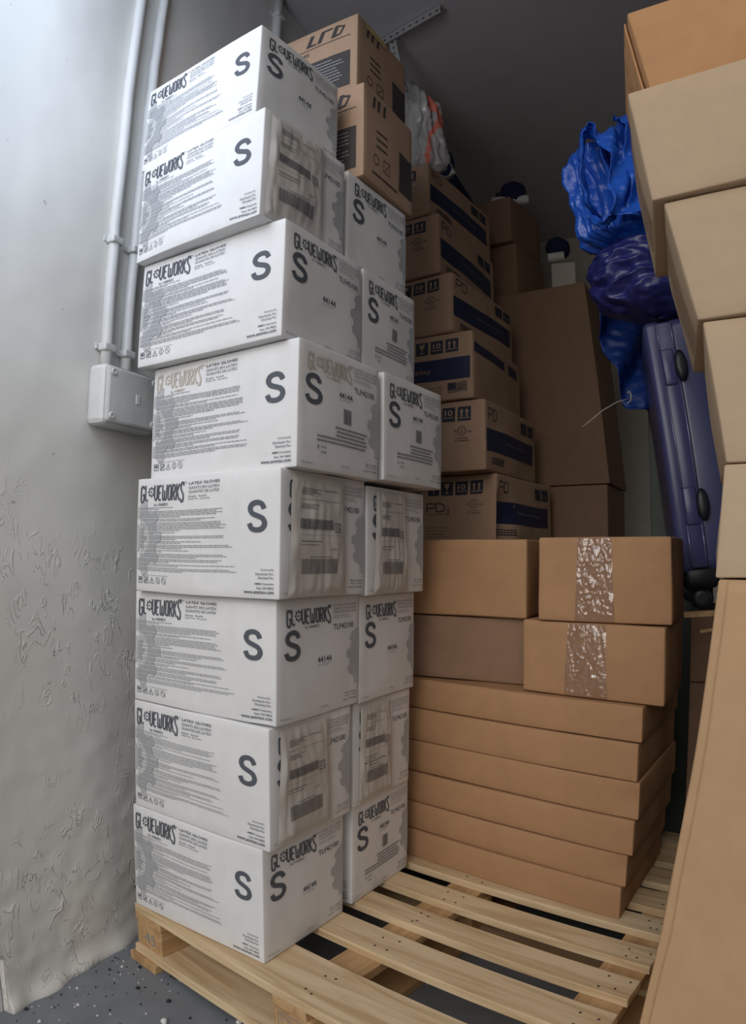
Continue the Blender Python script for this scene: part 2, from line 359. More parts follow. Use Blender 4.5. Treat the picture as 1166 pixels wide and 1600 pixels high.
# ---------------------------------------------------------------- cartons
def lines(L, r, step):
    n = max(2, int(round((L - 2 * r) / step))); a = [0, r * .3, r]
    a += [r + (L - 2 * r) * i / n for i in range(1, n)] + [L - r, L - r * .3, L]
    return a
class Carton:
    def __init__(s, name, F, yawL, z0, L, W, H, mat_, label, cat='cardboard box', group=None, yawR=None, lean=(0, 0), seed=1, bulge=.003,
                 r=.003, prints=None, rough=.0012, step=.016, dent=None, mats=(), taper=None):
        s.name = name; s.F = Vector((F[0], F[1], z0)); s.L = L; s.W = W; s.H = H; s.seed = seed; s.bulge = bulge; s.rough = rough; s.r = r
        a = R(yawL); s.dl = Vector((cos(a), sin(a), 0)); b = R(yawL - 90 if yawR is None else yawR); s.dr = Vector((cos(b), sin(b), 0))
        s.lean = lean; s.dent = dent
        mb = MB()
        ls = {'a': lines(L, r, step), 'b': lines(W, r, step), 'c': lines(H, r, step)}
        for face in ('left', 'right', 'lback', 'rback', 'top', 'bottom'):
            us, vs = {'left': ('a', 'c'), 'right': ('b', 'c'), 'lback': ('a', 'c'), 'rback': ('b', 'c'), 'top': ('a', 'b'), 'bottom': ('a', 'b')}[face]
            U = ls[us]; V = ls[vs]; V_ = [s.shell(face, u, v) for v in V for u in U]
            nu = len(U); fl = face in ('right', 'lback', 'bottom')
            fs = []
            for j in range(len(V) - 1):
                for i in range(nu - 1):
                    q = (j * nu + i, j * nu + i + 1, (j + 1) * nu + i + 1, (j + 1) * nu + i)
                    fs.append(q if not fl else q[::-1])
            mb.add(V_, [f[::-1] for f in fs], 0, True)
        # weld
        s.mb = mb
        for face, p in (prints or {}).items(): s.stamp(face, p, mb)
        me_mats = [mat_] + list(mats)
        s.o = mb.build(name, me_mats, None, s.F)
        bm = bmesh.new(); bm.from_mesh(s.o.data); 
        bmesh.ops.remove_doubles(bm, verts=[v for v in bm.verts if all(f.material_index == 0 and f.smooth for f in v.link_faces)], dist=1e-5)
        bmesh.ops.recalc_face_normals(bm, faces=[f for f in bm.faces if f.smooth])
        bm.to_mesh(s.o.data); bm.free()
        tag(s.o, label, cat, group)
    def n3(s, face):
        up = Vector((0, 0, 1))
        nl = Vector((s.dl.y, -s.dl.x, 0)); 
        if nl.dot(s.dr) > 0: nl = -nl
        nr = Vector((s.dr.y, -s.dr.x, 0))
        if nr.dot(s.dl) > 0: nr = -nr
        return {'left': nl, 'right': nr, 'lback': -nl, 'rback': -nr, 'top': up, 'bottom': -up}[face]
    def field(s, p):
        q = p + Vector((s.seed * 7.3, s.seed * 3.7, s.seed * 1.9))
        return noise.noise_vector(q * 5.0) * s.rough
    def abc(s, face, u, v):
        return {'left': (u, 0, v), 'right': (0, u, v), 'lback': (u, s.W, v), 'rback': (s.L, u, v), 'top': (u, v, s.H), 'bottom': (u, v, 0)}[face]
    def world(s, a, b, c):
        p = s.dl * a + s.dr * b + Vector((0, 0, c)); t = c / s.H
        return p + Vector((s.lean[0] * t, s.lean[1] * t, 0))
    def disp(s, face, u, v):
        Lu, Lv = {'left': (s.L, s.H), 'right': (s.W, s.H), 'lback': (s.L, s.H), 'rback': (s.W, s.H), 'top': (s.L, s.W), 'bottom': (s.L, s.W)}[face]
        w = min(1, min(u, Lu - u) / .03, min(v, Lv - v) / .03); w = max(0, w); w = w * w * (3 - 2 * w)
        x = u / Lu; y = v / Lv
        d = s.bulge * 16 * x * (1 - x) * y * (1 - y) if face not in ('top', 'bottom') else 0
        d += noise.noise(Vector((u * 9 + s.seed * 5, v * 9, hash_face(face)))) * s.rough * 1.6 * w
        if s.dent and s.dent[0] == face:
            _, du, dv, rr, am = s.dent; q = math.hypot(u - du, v - dv) / rr
            if q < 1: d -= am * (1 - q * q) ** 2
        return d
    def shell(s, face, u, v):
        a, b, c = s.abc(face, u, v); r = s.r
        q = Vector((min(max(a, r), s.L - r), min(max(b, r), s.W - r), min(max(c, r), s.H - r)))
        d = Vector((a, b, c)) - q
        if d.length > 1e-9:
            m = max(abs(x) for x in d); d = d.normalized() * m if d.length > 0 else d
        P = s.world(*(q + d))
        dd = s.disp(face, u, v)
        return P + s.n3(face) * dd + (s.field(P) if face not in ('bottom',) else s.field(P) * .5)
    def on(s, face, u, v, off=0.0):
        """u to the right, v down (fractions of the visible face) -> local point"""
        if face == 'left': uu, vv = s.L * (1 - u), s.H * (1 - v)
        elif face == 'right': uu, vv = s.W * u, s.H * (1 - v)
        elif face == 'top': uu, vv = s.L * (1 - u), s.W * (1 - v)
        return s.shell(face, uu, vv) + s.n3(face) * off
    def stamp(s, face, pr, mb, base=.0011):
        for vs, fs, m, lay in pr.items:
            mb.add([s.on(face, x, y, base + .0004 * lay) for x, y in vs], fs, m, False)
    def patch(s, name, face, u0, v0, u1, v1, mats, off=.001, thick=.0, nu=50, nv=76, wob=.0, fr=(7, 3), prints=None, pbase=None, taper=0.0, seed=0, puff=0.0):
        """sheet following the face (tape, pouch, flap) as a child part; prints in face fractions"""
        mb = MB(); V = []
        def pt(x, y, extra=0):
            e = min(1, min(x, 1 - x) / .08, min(y, 1 - y) / .06)
            k = off + max(0, e) * puff * (.6 + .8 * noise.noise(Vector((x * 3 + seed, y * 4, seed)))) + wob * abs(noise.noise(Vector((x * fr[0] + seed * 3, y * fr[1], seed)))) * max(0, e)
            uu = u0 + (u1 - u0) * x + taper * (y - .5) * (x - .5)
            uu += .004 * noise.noise(Vector((y * 9, seed, x * 2)))
            return s.on(face, uu, v0 + (v1 - v0) * y, k + extra)
        for j in range(nv + 1):
            for i in range(nu + 1): V.append(pt(i / nu, j / nv))
        fs = [(j * (nu + 1) + i, (j + 1) * (nu + 1) + i, (j + 1) * (nu + 1) + i + 1, j * (nu + 1) + i + 1) for j in range(nv) for i in range(nu)]
        if thick:
            n0 = len(V); V2 = [v - s.n3(face) * thick for v in V]; V += V2
            fs += [tuple(n0 + i for i in f)[::-1] for f in fs]
            ring = [i for i in range(nu + 1)] + [j * (nu + 1) + nu for j in range(1, nv + 1)] + [nv * (nu + 1) + i for i in range(nu - 1, -1, -1)] + [j * (nu + 1) for j in range(nv - 1, 0, -1)]
            fs += [(ring[i], ring[(i + 1) % len(ring)], n0 + ring[(i + 1) % len(ring)], n0 + ring[i]) for i in range(len(ring))]
        mb.add(V, fs, 0, True)
        for vs, f2, m, lay in (prints.items if prints else []):
            mb.add([pt(x, y, .0011 + .0004 * lay) for x, y in vs], f2, m, False)
        return mb.build(name, mats, s.o)
def hash_face(f): return {'left': 1.3, 'right': 17.7, 'lback': 31.1, 'rback': 43.3, 'top': 57.9, 'bottom': 71.2}[f]

# ---------------------------------------------------------------- prints of the white glove cartons
def left_print(seed, faded=False):
    rnd = random.Random(seed); p = Pr(.40 / .24); lm = 3 if faded else 1
    p.logo(.03, .065, .35, .14, lm); p.text('by AMMEX', .145, .225, .03, .115, 2 if not faded else 3, bold=.02)
    p.text('TM', .375, .055, .015, .02, 2)
    for t, v, m in (('LATEX GLOVES', .06, 1), ('GANTS EN LATEX', .098, 2), ('GUANTES DE LATEX', .132, 2)): p.text(t, .41, v, .023, .215, m, bold=.01)
    p.text('Nonsterile    Nonstérile', .41, .172, .018, .125, 1); p.text('Powder Free   Sans poudre', .41, .196, .018, .15, 1)
    # pale half gear behind the fine print
    vs = []; fs = []; n = 40; asp = .40 / .24
    for k in range(n + 1):
        a = -pi / 2 + pi * k / n; tooth = .205 if (k % 8) in (2, 3, 4, 5) else .165
        for rr in (.105, .135, tooth): vs.append((.012 + rr * cos(a), .53 + rr * asp * sin(a) * 1.0))
    for k in range(n):
        for q in (0, 1): fs.append((k * 3 + q, k * 3 + q + 1, (k + 1) * 3 + q + 1, (k + 1) * 3 + q))
    p.raw(vs, fs, 4, 0)
    vs, fs = gear2d(.012, .53, .075, 8, .02); vs = [(x if x > .012 else .012, .53 + (y - .53) * asp) for x, y in vs]; p.raw(vs, fs, 4, 0)
    v = .262; grp = [2, 5, 2, 6, 2, 3, 2, 3, 2, 3, 3, 2, 3, 2]; 
    wid = [.28, .62, .6, .64, .3, .66, .5, .68, .4, .66, .62, .7, .72, .45]
    for gi, (g, ww) in enumerate(zip(grp, wid)):
        for i in range(g):
            if v > .815: break
            w_ = ww * (rnd.uniform(.92, 1.0) if i < g - 1 else rnd.uniform(.35, .8))
            p.words(.035, v, w_, .0048, rnd); v += .0128
        v += .006
    p.text('Precautions / Precautions / Precauciones', .07, .845, .013, .2, 2)
    for i in range(5):   # handling icons
        cx = .045 + i * .048; cy = .895; h = .026
        if i in (0, 1):
            p.stroke([(cx - .016, cy - h), (cx + .016, cy - h), (cx + .016, cy + h), (cx - .016, cy + h)], .005, 1, True)
            if i == 0: p.raw([(cx - .012, cy), (cx - .008, cy - .016), (cx + .008, cy - .016), (cx + .012, cy)], [(0, 3, 2, 1)], 1); p.stroke([(cx, cy), (cx, cy + .018)], .005)
            else: p.stroke([(cx - .01, cy + .015), (cx + .01, cy - .016)], .008, 1); p.stroke([(cx - .008, cy - .01), (cx + .008, cy + .012)], .004, 1)
        elif i == 2: p.stroke([(cx, cy - h), (cx + .017, cy + h), (cx - .017, cy + h)], .004, 1, True); p.stroke([(cx, cy - .008), (cx, cy + .014)], .005)
        else:
            p.stroke([(cx + .016 * cos(a * pi / 8), cy + .027 * sin(a * pi / 8)) for a in range(16)], .004, 1, True)
            if i == 3: p.text('2', cx - .006, cy - .014, .028, .012, 1)
            else: p.stroke([(cx - .01, cy - .016), (cx + .01, cy + .016)], .005)
    p.size_mark(.812, .245, .24, .115)
    for t, v in (('Distributed By:', .765), ('Distribuido Por:', .795), ('Distribué Par:', .825)): p.text(t, .97, v, .019, None, 1, 'r')
    for t, v in (('AMMEX Corporation', .872), ('Kent, WA 98032', .905), ('www.ammex.com', .938)): p.text(t, .97, v, .02, None, 1, 'r', .01)
    return p
def right_print(seed, faded=False, bar=False, mid=True, big=True):
    rnd = random.Random(seed); p = Pr(.27 / .24); lm = 3 if faded else 1
    p.logo(.09, .085, .53, .125, lm); p.text('by AMMEX', .30, .225, .026, .17, 2 if not faded else 3, bold=.02); p.text('TM', .61, .07, .015, .03, 2)
    for t, v in (('LATEX GLOVES', .07), ('GANTS EN LATEX', .10), ('GUANTES DE LATEX', .13)): p.text(t, .65, v, .02, .31, 2)
    p.text('Nonsterile  Nonstérile', .65, .165, .014, .2, 2); p.text('Powder Free  Sans poudre', .65, .185, .014, .24, 2)
    p.text('TLF42100', .645, .243, .048, .275, 1, bold=.004)
    if big: p.size_mark(.075, .25, .24, .175)
    if mid: p.text('44144', .45, .50 if not bar else .325, .052, .165, 1, bold=.006); p.text('Exp. 2023/2024', .45, .565 if not bar else .385, .016, .14, 2)
    if bar:
        p.bars(.5, .46, .1, .125, rnd)
        for i, (a, b) in enumerate(((.40, .42), (.42, .36), (.41, .4), (.2, .62), (.2, .6))): p.words(a, .625 + i * .032, b, .014, rnd)
        p.stroke([(.22, .80), (.22, .83)], .01); p.text('6/25', .25, .80, .018, .06, 1); p.text('4/25', .25, .84, .018, .06, 1)
    vs = []; fs = []; n = 26; asp = .27 / .24   # pale gear teeth cut by the right edge
    for k in range(n + 1):
        t = k / n; y = .30 + .5 * t; prot = .10 * sin(pi * t) + (.045 if (k % 8) in (2, 3, 4, 5) else 0) + .02
        vs += [(.985 - prot, y), (.99, y)]
    for k in range(n): fs.append((k * 2, k * 2 + 1, k * 2 + 3, k * 2 + 2))
    p.raw(vs, fs, 4, 0)
    for t, v in (('Made in Thailand', .865), ('Fabriqué en Thaïlande', .893), ('Hecho en Tailandia', .921)): p.text(t, .965, v, .018, None, 1, 'r')
    p.text('97-2427_B', .045, .945, .016, .12, 2); p.text('2020.06', .50, .925, .014, .09, 2)
    return p
def pouch_label(seed, line=False):
    rnd = random.Random(seed); p = Pr(.14 / .22)
    for v, w_ in ((.11, .35), (.125, .28), (.14, .33), (.155, .2)): p.words(.14, v, w_, .006, rnd, 1)
    p.words(.55, .11, .25, .006, rnd, 1)
    p.rect(.12, .20, .88, .203, 1)
    for v, w_ in ((.24, .3), (.255, .2), (.27, .26)): p.words(.14, v, w_, .006, rnd, 1)
    p.dense(.13, .36, .58, .085, rnd, 1)
    p.text('G', .76, .40, .045, .07, 1); p.stroke([(.74, .385), (.85, .385), (.85, .46), (.74, .46)], .008, 1, True)
    p.words(.14, .54, .35, .008, rnd, 1); p.words(.14, .57, .3, .006, rnd, 1); p.rect(.12, .49, .88, .492, 1)
    p.text('65979', .66, .60, .016, .1, 1)
    if line: p.stroke([(.06, .60), (.5, .605), (.92, .59)], .008, 1); p.text('PS Revised', .2, .625, .02, .3, 1)
    p.bars(.17, .69, .62, .125, rnd, 1); p.words(.3, .67, .35, .006, rnd, 1)
    return p
WM = (PRINT, PRINT_T, PRINT_F, PRINT_G)

# ---------------------------------------------------------------- prints of the brown display-monitor cartons
def icons(p, u, v, w, h):
    for i in range(4):
        x = u + i * w / 4; ww = w / 4 * .84
        p.rect(x, v, x + ww, v + h, 1, 0); c = x + ww / 2; hh = h
        if i == 0:
            n = 8; p.raw([(c + ww * .34 * cos(pi * k / n), v + hh * .5 - hh * .3 * sin(pi * k / n)) for k in range(n + 1)], [tuple(range(n + 1))], 0)
            p.stroke([(c, v + hh * .5), (c, v + hh * .82), (c + ww * .1, v + hh * .86)], .012, 0)
        elif i == 1:
            p.raw([(c - ww * .24, v + hh * .14), (c + ww * .24, v + hh * .14), (c + ww * .16, v + hh * .42), (c, v + hh * .52), (c - ww * .16, v + hh * .42)], [(0, 4, 3, 2, 1)], 0)
            p.stroke([(c, v + hh * .5), (c, v + hh * .8)], .012, 0); p.rect(c - ww * .18, v + hh * .8, c + ww * .18, v + hh * .86, 0)
        elif i == 2: p.text('10', x + ww * .2, v + hh * .18, hh * .42, ww * .6, 0, bold=.02); p.rect(x + ww * .12, v + hh * .7, x + ww * .88, v + hh * .76, 0)
        else:
            for q in (-1, 1):
                a = c + q * ww * .2; p.raw([(a - ww * .14, v + hh * .36), (a, v + hh * .14), (a + ww * .14, v + hh * .36)], [(0, 2, 1)], 0); p.rect(a - ww * .06, v + hh * .34, a + ww * .06, v + hh * .7, 0)
            p.rect(x + ww * .1, v + hh * .76, x + ww * .9, v + hh * .82, 0)
def pdi_left(kind=0, seed=1):
    p = Pr(.30 / .245); rnd = random.Random(seed)
    icons(p, .10, .09, .76, .20)
    if kind == 0:
        vs = [(.08, .40, [[(.0, 2), (.0, 0)], [(.0, 1.9), (.8, 1.9), (1, 1.6), (1, 1.2), (.8, .9), (.0, .9)]]),
              (.215, .40, [[(.0, 1.9), (.6, 1.9), (1, 1.5), (1, .5), (.6, .1), (.0, .1), (.0, 1.9), (.05, 1.9)]]), (.36, .43, [[(.2, 1.2), (.2, 0)], [(.2, 1.9), (.2, 1.6)]])]
        for x, y, pls in vs:
            for pl in pls: p.stroke([(x + a * .115, y + .135 * (1 - b / 2)) for a, b in pl], .017, 1)
        p.rect(.08, .565, .40, .572, 1)
        p.stroke([(.72 + .05 * cos(a * pi / 8), .43 + .06 * sin(a * pi / 8)) for a in range(16)], .009, 1, True); p.text('UL', .695, .40, .06, .05, 1); p.text('c', .63, .41, .035, .03, 1); p.text('us', .79, .43, .03, .05, 1)
        p.text('LISTED', .66, .52, .022, .13, 1); p.text('E138024', .64, .555, .026, .17, 1)
        for i, t in enumerate(('Designed and Manufactured by', 'PDi Communication Systems, Inc.', '40 Greenwood Ln', 'Springboro, OH 45066 USA', 'www.pdiarm.com')): p.text(t, .08, .755 + i * .048, .028, None, 1)
    else:
        p.rect(.0, .38, .97, .70, 5, 0); p.text('Display', .12, .51, .085, .36, 2)
        p.text('Assembled in USA', .30, .79, .032, .32, 1); p.text('of imported and domestic', .22, .84, .03, .4, 1); p.text('components', .40, .885, .03, .22, 1)
        p.rect(.69, .75, .79, .85, 1)
        for i in range(6): p.stroke([(.69 + .24 * t / 8 + (.10 if i < 4 else 0) * (1 - t / 8), .755 + i * .025 + .012 * sin(t / 8 * 2 * pi)) for t in range(9)], .011, 1)
    return p
def pdi_right(kind=0, seed=1):
    p = Pr(.55 / .245); rnd = random.Random(seed)
    if kind == 0:
        p.rect(.02, .40, .92, .72, 5, 0)
        p.text('Healthcare Grade Display', .33, .53, .045, .4, 6)
    else:
        p.rect(.02, .16, .6, .30, 5, 0); p.rect(.68, .16, .9, .32, 5, 0)
    for x, pls in ((.05, [[(.0, 2), (.0, 0)], [(.0, 1.9), (.8, 1.9), (1, 1.6), (1, 1.2), (.8, .9), (.0, .9)]]), (.13, [[(.0, 1.9), (.6, 1.9), (1, 1.5), (1, .5), (.6, .1), (.0, .1), (.0, 1.9), (.05, 1.9)]])):
        if kind == 0:
            for pl in pls: p.stroke([(x + a * .06, .10 + .17 * (1 - b / 2)) for a, b in pl], .016, 1)
    if kind == 0:
        p.rect(.66, .10, .78, .28, 1); p.rect(.80, .10, .92, .28, 1); p.rect(.675, .14, .765, .16, 0); p.rect(.815, .2, .905, .22, 0)
        for i in range(3): p.words(.10, .80 + i * .035, .22, .018, rnd, 1)
    return p
# prints of the two upper brown cartons
def utd(kind, seed=1):
    rnd = random.Random(seed); p = Pr(.4 / .26 if kind == 'l' else .27 / .26)
    if kind == 'l':
        for i, x in enumerate((.60, .69, .80)):
            p.raw([(x, .22), (x + .03, .07), (x + .06, .07), (x + .03, .22)], [(0, 1, 2, 3)], 1)
        p.stroke([(.60, .21), (.68, .21)], .02, 1); p.stroke([(.73, .08), (.81, .08)], .02, 1); p.stroke([(.84, .08), (.90, .11), (.87, .2), (.81, .21)], .02, 1)
        p.rect(.55, .255, .95, .262, 1)
        p.rect(.62, .46, .95, .90, 1, 0); p.text('CH, MS', .45, .30, .055, .18, 1)
        for i in range(9): p.words(.65, .51 + i * .04, rnd.uniform(.15, .26), .009, rnd, 3)
    else:
        for i, x in enumerate((.15, .24, .35)): p.raw([(x, .2), (x + .03, .06), (x + .07, .06), (x + .04, .2)], [(0, 1, 2, 3)], 1)
        p.rect(.68, .42, .97, .85, 1, 0)
        for v in (.42, .5, .58): p.words(.22, v, .2, .02, rnd, 1)
        p.stroke([(.22 + .05 * cos(a * pi / 6), .74 + .05 * sin(a * pi / 6)) for a in range(12)], .008, 1, True)
        p.stroke([(.36, .68), (.48, .68), (.48, .8), (.36, .8)], .008, 1, True); p.stroke([(.39, .78), (.46, .70)], .008, 1)
        p.words(.15, .88, .5, .02, rnd, 1)
    return p

# ================================================================ the setting
WD = Vector((cos(R(66)), sin(R(66)), 0)); WN = Vector((sin(R(66)), -cos(R(66)), 0))    # along the left wall, and out of it into the room
JAMB = Vector((-.727, 1.238, 0)); ROOM_H = 2.9; DEPTH = 3.3; WIDE = 4.6
def wallp(s, h, z): return JAMB + WD * s + WN * h + Vector((0, 0, z))
def wbox(name, s0, s1, h0, h1, z0, z1, m, kind='structure'):
    v = [wallp(s, h, z) for s in (s0, s1) for h in (h0, h1) for z in (z0, z1)]
    f = [(0, 1, 3, 2), (4, 6, 7, 5), (0, 4, 5, 1), (2, 3, 7, 6), (0, 2, 6, 4), (1, 5, 7, 3)]
    return tag(mesh_obj(name, v, f, m), kind=kind)
wbox('floor', -3.0, DEPTH + .2, -3.5, WIDE + .2, -.1, 0, FLOORM)
wbox('ceiling', -.1, DEPTH + .2, -.2, WIDE + .2, ROOM_H, ROOM_H + .15, CEIL)
wbox('wall_back', DEPTH, DEPTH + .15, 0, WIDE, 0, ROOM_H, BACKW)
wbox('wall_right', 0, DEPTH, WIDE, WIDE + .15, 0, ROOM_H, BACKW)
# left wall: a plastered surface with real unevenness, bulging at its foot
def build_left_wall():
    NS, NZ = 130, 190; V = []; F = []
    zs = [ROOM_H * (j / NZ) ** 1.35 for j in range(NZ + 1)]; ss = [DEPTH * (i / NS) ** 1.5 for i in range(NS + 1)]
    for z in zs:
        for s in ss:
            p = Vector((s * 3, z * 3, 0))
            h = .004 * noise.noise(p) + .0015 * noise.noise(p * 5)
            low = max(0, 1 - z / .9); h += low * .0035 * noise.noise(p * 9)
            h += .013 * math.exp(-(z / .028) ** 2) * (1 + .9 * noise.noise(Vector((s * 14, z * 12, 4))))
            h = max(h, -.006)
            if s < 1e-6:
                h = 0; s = -min(.21, max(0, (z - .12)) * 1.2)
            V.append(wallp(s, h, z))
    for j in range(NZ):
        for i in range(NS):
            a = j * (NS + 1) + i; F.append((a, a + 1, a + NS + 2, a + NS + 1))
    n = len(V); q = [wallp(0, 0, 0), wallp(0, 0, ROOM_H), wallp(DEPTH, 0, ROOM_H), wallp(DEPTH, 0, 0)]
    V += [p - WN * .2 for p in q]; c = [0, NZ * (NS + 1), NZ * (NS + 1) + NS, NS]
    F.append((n, n + 3, n + 2, n + 1))
    left = [j * (NS + 1) for j in range(NZ + 1)]; F.append(tuple(left[::-1] + [n, n + 1]))
    return tag(mesh_obj('wall_left', V, F, WALLM, smooth=[True] * (len(F) - 2) + [False] * 2), kind='structure')
build_left_wall()
wbox('wall_front', -.22, -.003, -3.0, -.014, 0, 3.2, FACADE)
wbox('trim_1', -.2, -.02, .004, 3.2, 2.55, 3.2, FACADE)       # lintel of the doorway
wbox('wall_front_right', -.2, -.02, 3.2, WIDE, 0, 3.2, FACADE)

# conduits and junction box on the left wall
def wall_frame(s, z):   # x along wall, y out of the wall, z up
    m = Matrix((( WD.x, WN.x, 0, 0), (WD.y, WN.y, 0, 0), (0, 0, 1, 0), (0, 0, 0, 1)))
    m.translation = wallp(s, 0, z); return m
def tubez(s0, s1, z0, z1, r, out):
    n = 22; return [wallp(s0 + (s1 - s0) * i / n + .0025 * noise.noise(Vector((i * .9, s0 * 50, 0))), out + .002 * noise.noise(Vector((i * .7, s0 * 9, 5))), z0 + (z1 - z0) * i / n) for i in range(n + 1)]
def conduit(s0, s1, z0, z1, r, label, clips):
    o = MB().tube(tubez(s0, s1, z0, z1, r, r * .75), r, n=14).build('conduit', PAINT)
    tag(o, label, 'pipe', 'painted conduits on the left wall')
    for z in clips:
        s = s0 + (s1 - s0) * (z - z0) / (z1 - z0)
        m = MB().box((-r * 1.35, 0, -.009), (r * 1.35, r * 1.95, .009), bev=.004, mtx=wall_frame(s, z)); m.box((-r * 2.0, 0, -.007), (r * 2.0, .005, .007), bev=.002, mtx=wall_frame(s, z))
        m.build('conduit_clip', PAINT, o)
    return o
conduit(.272, .262, 1.345, 2.9, .0135, 'left one of two white painted conduits rising from the junction box', (1.40, 1.66))
conduit(.335, .352, 1.345, 2.9, .0135, 'right one of two white painted conduits, nearer the glove cartons', (1.40, 1.66))
conduit(.905, .905, 0, 2.9, .016, 'thin white pipe on wall near ceiling behind the top glove carton', (2.8,))
jm = MB().box((-.085, 0, -.068), (.085, .055, .068), bev=.012, mtx=wall_frame(.315, 1.285))
jb = tag(jm.build('junction_box', PAINT), 'white painted square junction box on the left wall below two conduits', 'electrical box')
MB().box((-.080, .053, -.063), (.080, .062, .063), bev=.006, mtx=wall_frame(.315, 1.285)).build('lid', PAINT, jb)
for dx, dz in ((-.066, .049), (-.066, -.049), (.066, .049), (.066, -.049)):
    mt = wall_frame(.315 + dx, 1.285 + dz) @ Matrix.Translation((0, .062, 0)) @ Matrix.Rotation(-pi / 2, 4, 'X')
    MB().lathe([(.008, 0), (.008, .003), (.005, .004), (.004, .001)], mt, n=14).build('screw', PAINT, jb)
MB().box((.008, .0615, -.010), (.020, .0633, .012), bev=.0008, mtx=wall_frame(.315, 1.285)).build('sticker', FACADE, jb)

# perforated angle hanger on the ceiling
def perforated(p0, p1, width_dir, wdt, n, th, mb):
    p0 = Vector(p0); p1 = Vector(p1); ax = (p1 - p0) / n; wd = Vector(width_dir).normalized(); nn = ax.normalized().cross(wd).normalized() * th
    for k in range(n):
        c = p0 + ax * (k + .5); vs = []
        sq = [(-.5, -.5), (0, -.5), (.5, -.5), (.5, 0), (.5, .5), (0, .5), (-.5, .5), (-.5, 0)]
        for side in (0, 1):
            for x, y in sq: vs.append(c + ax * x + wd * wdt * y + nn * side)
            for j in range(8):
                a = pi * 1.25 + j * pi / 4; vs.append(c + ax.normalized() * cos(a) * ax.length * .26 + wd * sin(a) * wdt * .17 + nn * side)
        f = []
        for j in range(8):
            j2 = (j + 1) % 8; f += [(j, j2, 8 + j2, 8 + j), (16 + j2, 16 + j, 24 + j, 24 + j2), (8 + j, 8 + j2, 24 + j2, 24 + j), (j2, j, 16 + j, 16 + j2)]
        mb.add(vs, f, 0)
hg = empty('ceiling_hanger', (.068, 2.29, 2.88), 'galvanised perforated angle hanger fixed to the dark ceiling above brown cartons', 'metal bracket')
def rel(o, p): return Vector(p) - o.location
mb = MB(); A0, A1 = rel(hg, (-.06, 2.385, 2.895)), rel(hg, (.24, 2.115, 2.895))
perforated(A0, A1, (.66, .75, 0), .034, 13, .002, mb); perforated(A0 + Vector((-.013, -.013, -.018)), A1 + Vector((-.013, -.013, -.018)), (0, 0, 1), .034, 13, .002, mb)
mb.build('horizontal_angle', STEEL, hg)
mb = MB(); B0, B1 = rel(hg, (.058, 2.27, 2.875)), rel(hg, (.098, 2.295, 2.66))
perforated(B0, B1, (.75, -.66, 0), .034, 9, .002, mb); perforated(B0 + Vector((.013, .01, 0)), B1 + Vector((.013, .01, 0)), (.6, .8, 0), .026, 9, .002, mb)
mb.build('drop_strap', STEEL, hg)

# ================================================================ pallet
PY = -39.0
pal = empty('wooden_pallet', (-.535, 1.495, 0), 'pale pine pallet with wide slats under the glove cartons and flat boxes', 'pallet', rotz=R(PY))
rp = random.Random(5)
for y0, y1 in ((0, .135), (.214, .302), (.353, .425), (.480, .551), (.606, .68), (.72, .81), (.85, .94), (.98, 1.07), (1.11, 1.2)):
    m = MB().box((-.5, 0, 0), (.5, y1 - y0, .018), bev=.0015)
    for x in (-.46, -.43, 0, .03, .45, .475):
        for q in (.25, .7):
            cx = x + rp.uniform(-.012, .012); cy = (y1 - y0) * q + rp.uniform(-.006, .006)
            m.add([(cx + .0028 * cos(a * pi / 4), cy + .0028 * sin(a * pi / 4), .0184) for a in range(8)], [tuple(range(8))], 1)
    m.build('deck_board', (PINE, DIRT), pal, (.5, y0, .122), (0, 0, rp.uniform(-.003, .003)))
for x0 in (0, .457, .905):
    MB().box((0, 0, 0), (.088 if x0 else .1, 1.2, .02), bev=.0015).build('stringer_board', PINE_O, pal, (x0, 0, .102))
    MB().box((0, 0, 0), (.10, 1.2, .02), bev=.0015).build('bottom_runner', PINE_O, pal, (x0 - .01, -.012, 0))
    for y0 in (.004, .55, 1.1):
        m = MB().box((0, 0, 0), (.095, .095, .062), bev=.0015)
        if y0 < .1 and x0 == 0:
            vs, fs, a = text2d('45', .0); m.add([(.028 + x * .042, -.0006, .014 + y * .026) for x, y in vs], fs, 1)
        elif y0 < .1 and x0 < .6:
            vs, fs = stroke2d([(.01, .008), (.075, .008), (.075, .05), (.01, .05)], .0016, True); m.add([(x, -.0006, y) for x, y in vs], fs, 1)
            vs, fs, a = text2d('150 x 150', .0); m.add([(.026 + x * .045, -.0006, .036 + y * .008) for x, y in vs], fs, 1)
            vs, fs, a = text2d('HT', .0); m.add([(.045 + x * .012, -.0006, .015 + y * .012) for x, y in vs], fs, 1)
            vs, fs = stroke2d([(.022, .012), (.022, .046), (.016, .046), (.016, .026)], .0014); m.add([(x, -.0006, y) for x, y in vs], fs, 1)
        m.build('block', (PINE_O, PRINT_T), pal, (x0 + .002, y0, .040))
for y0 in (0, .56, 1.1):
    MB().box((0, 0, 0), (1.0, .10, .02), bev=.0015).build('bottom_board', PINE, pal, (0, y0 - .004, .020))

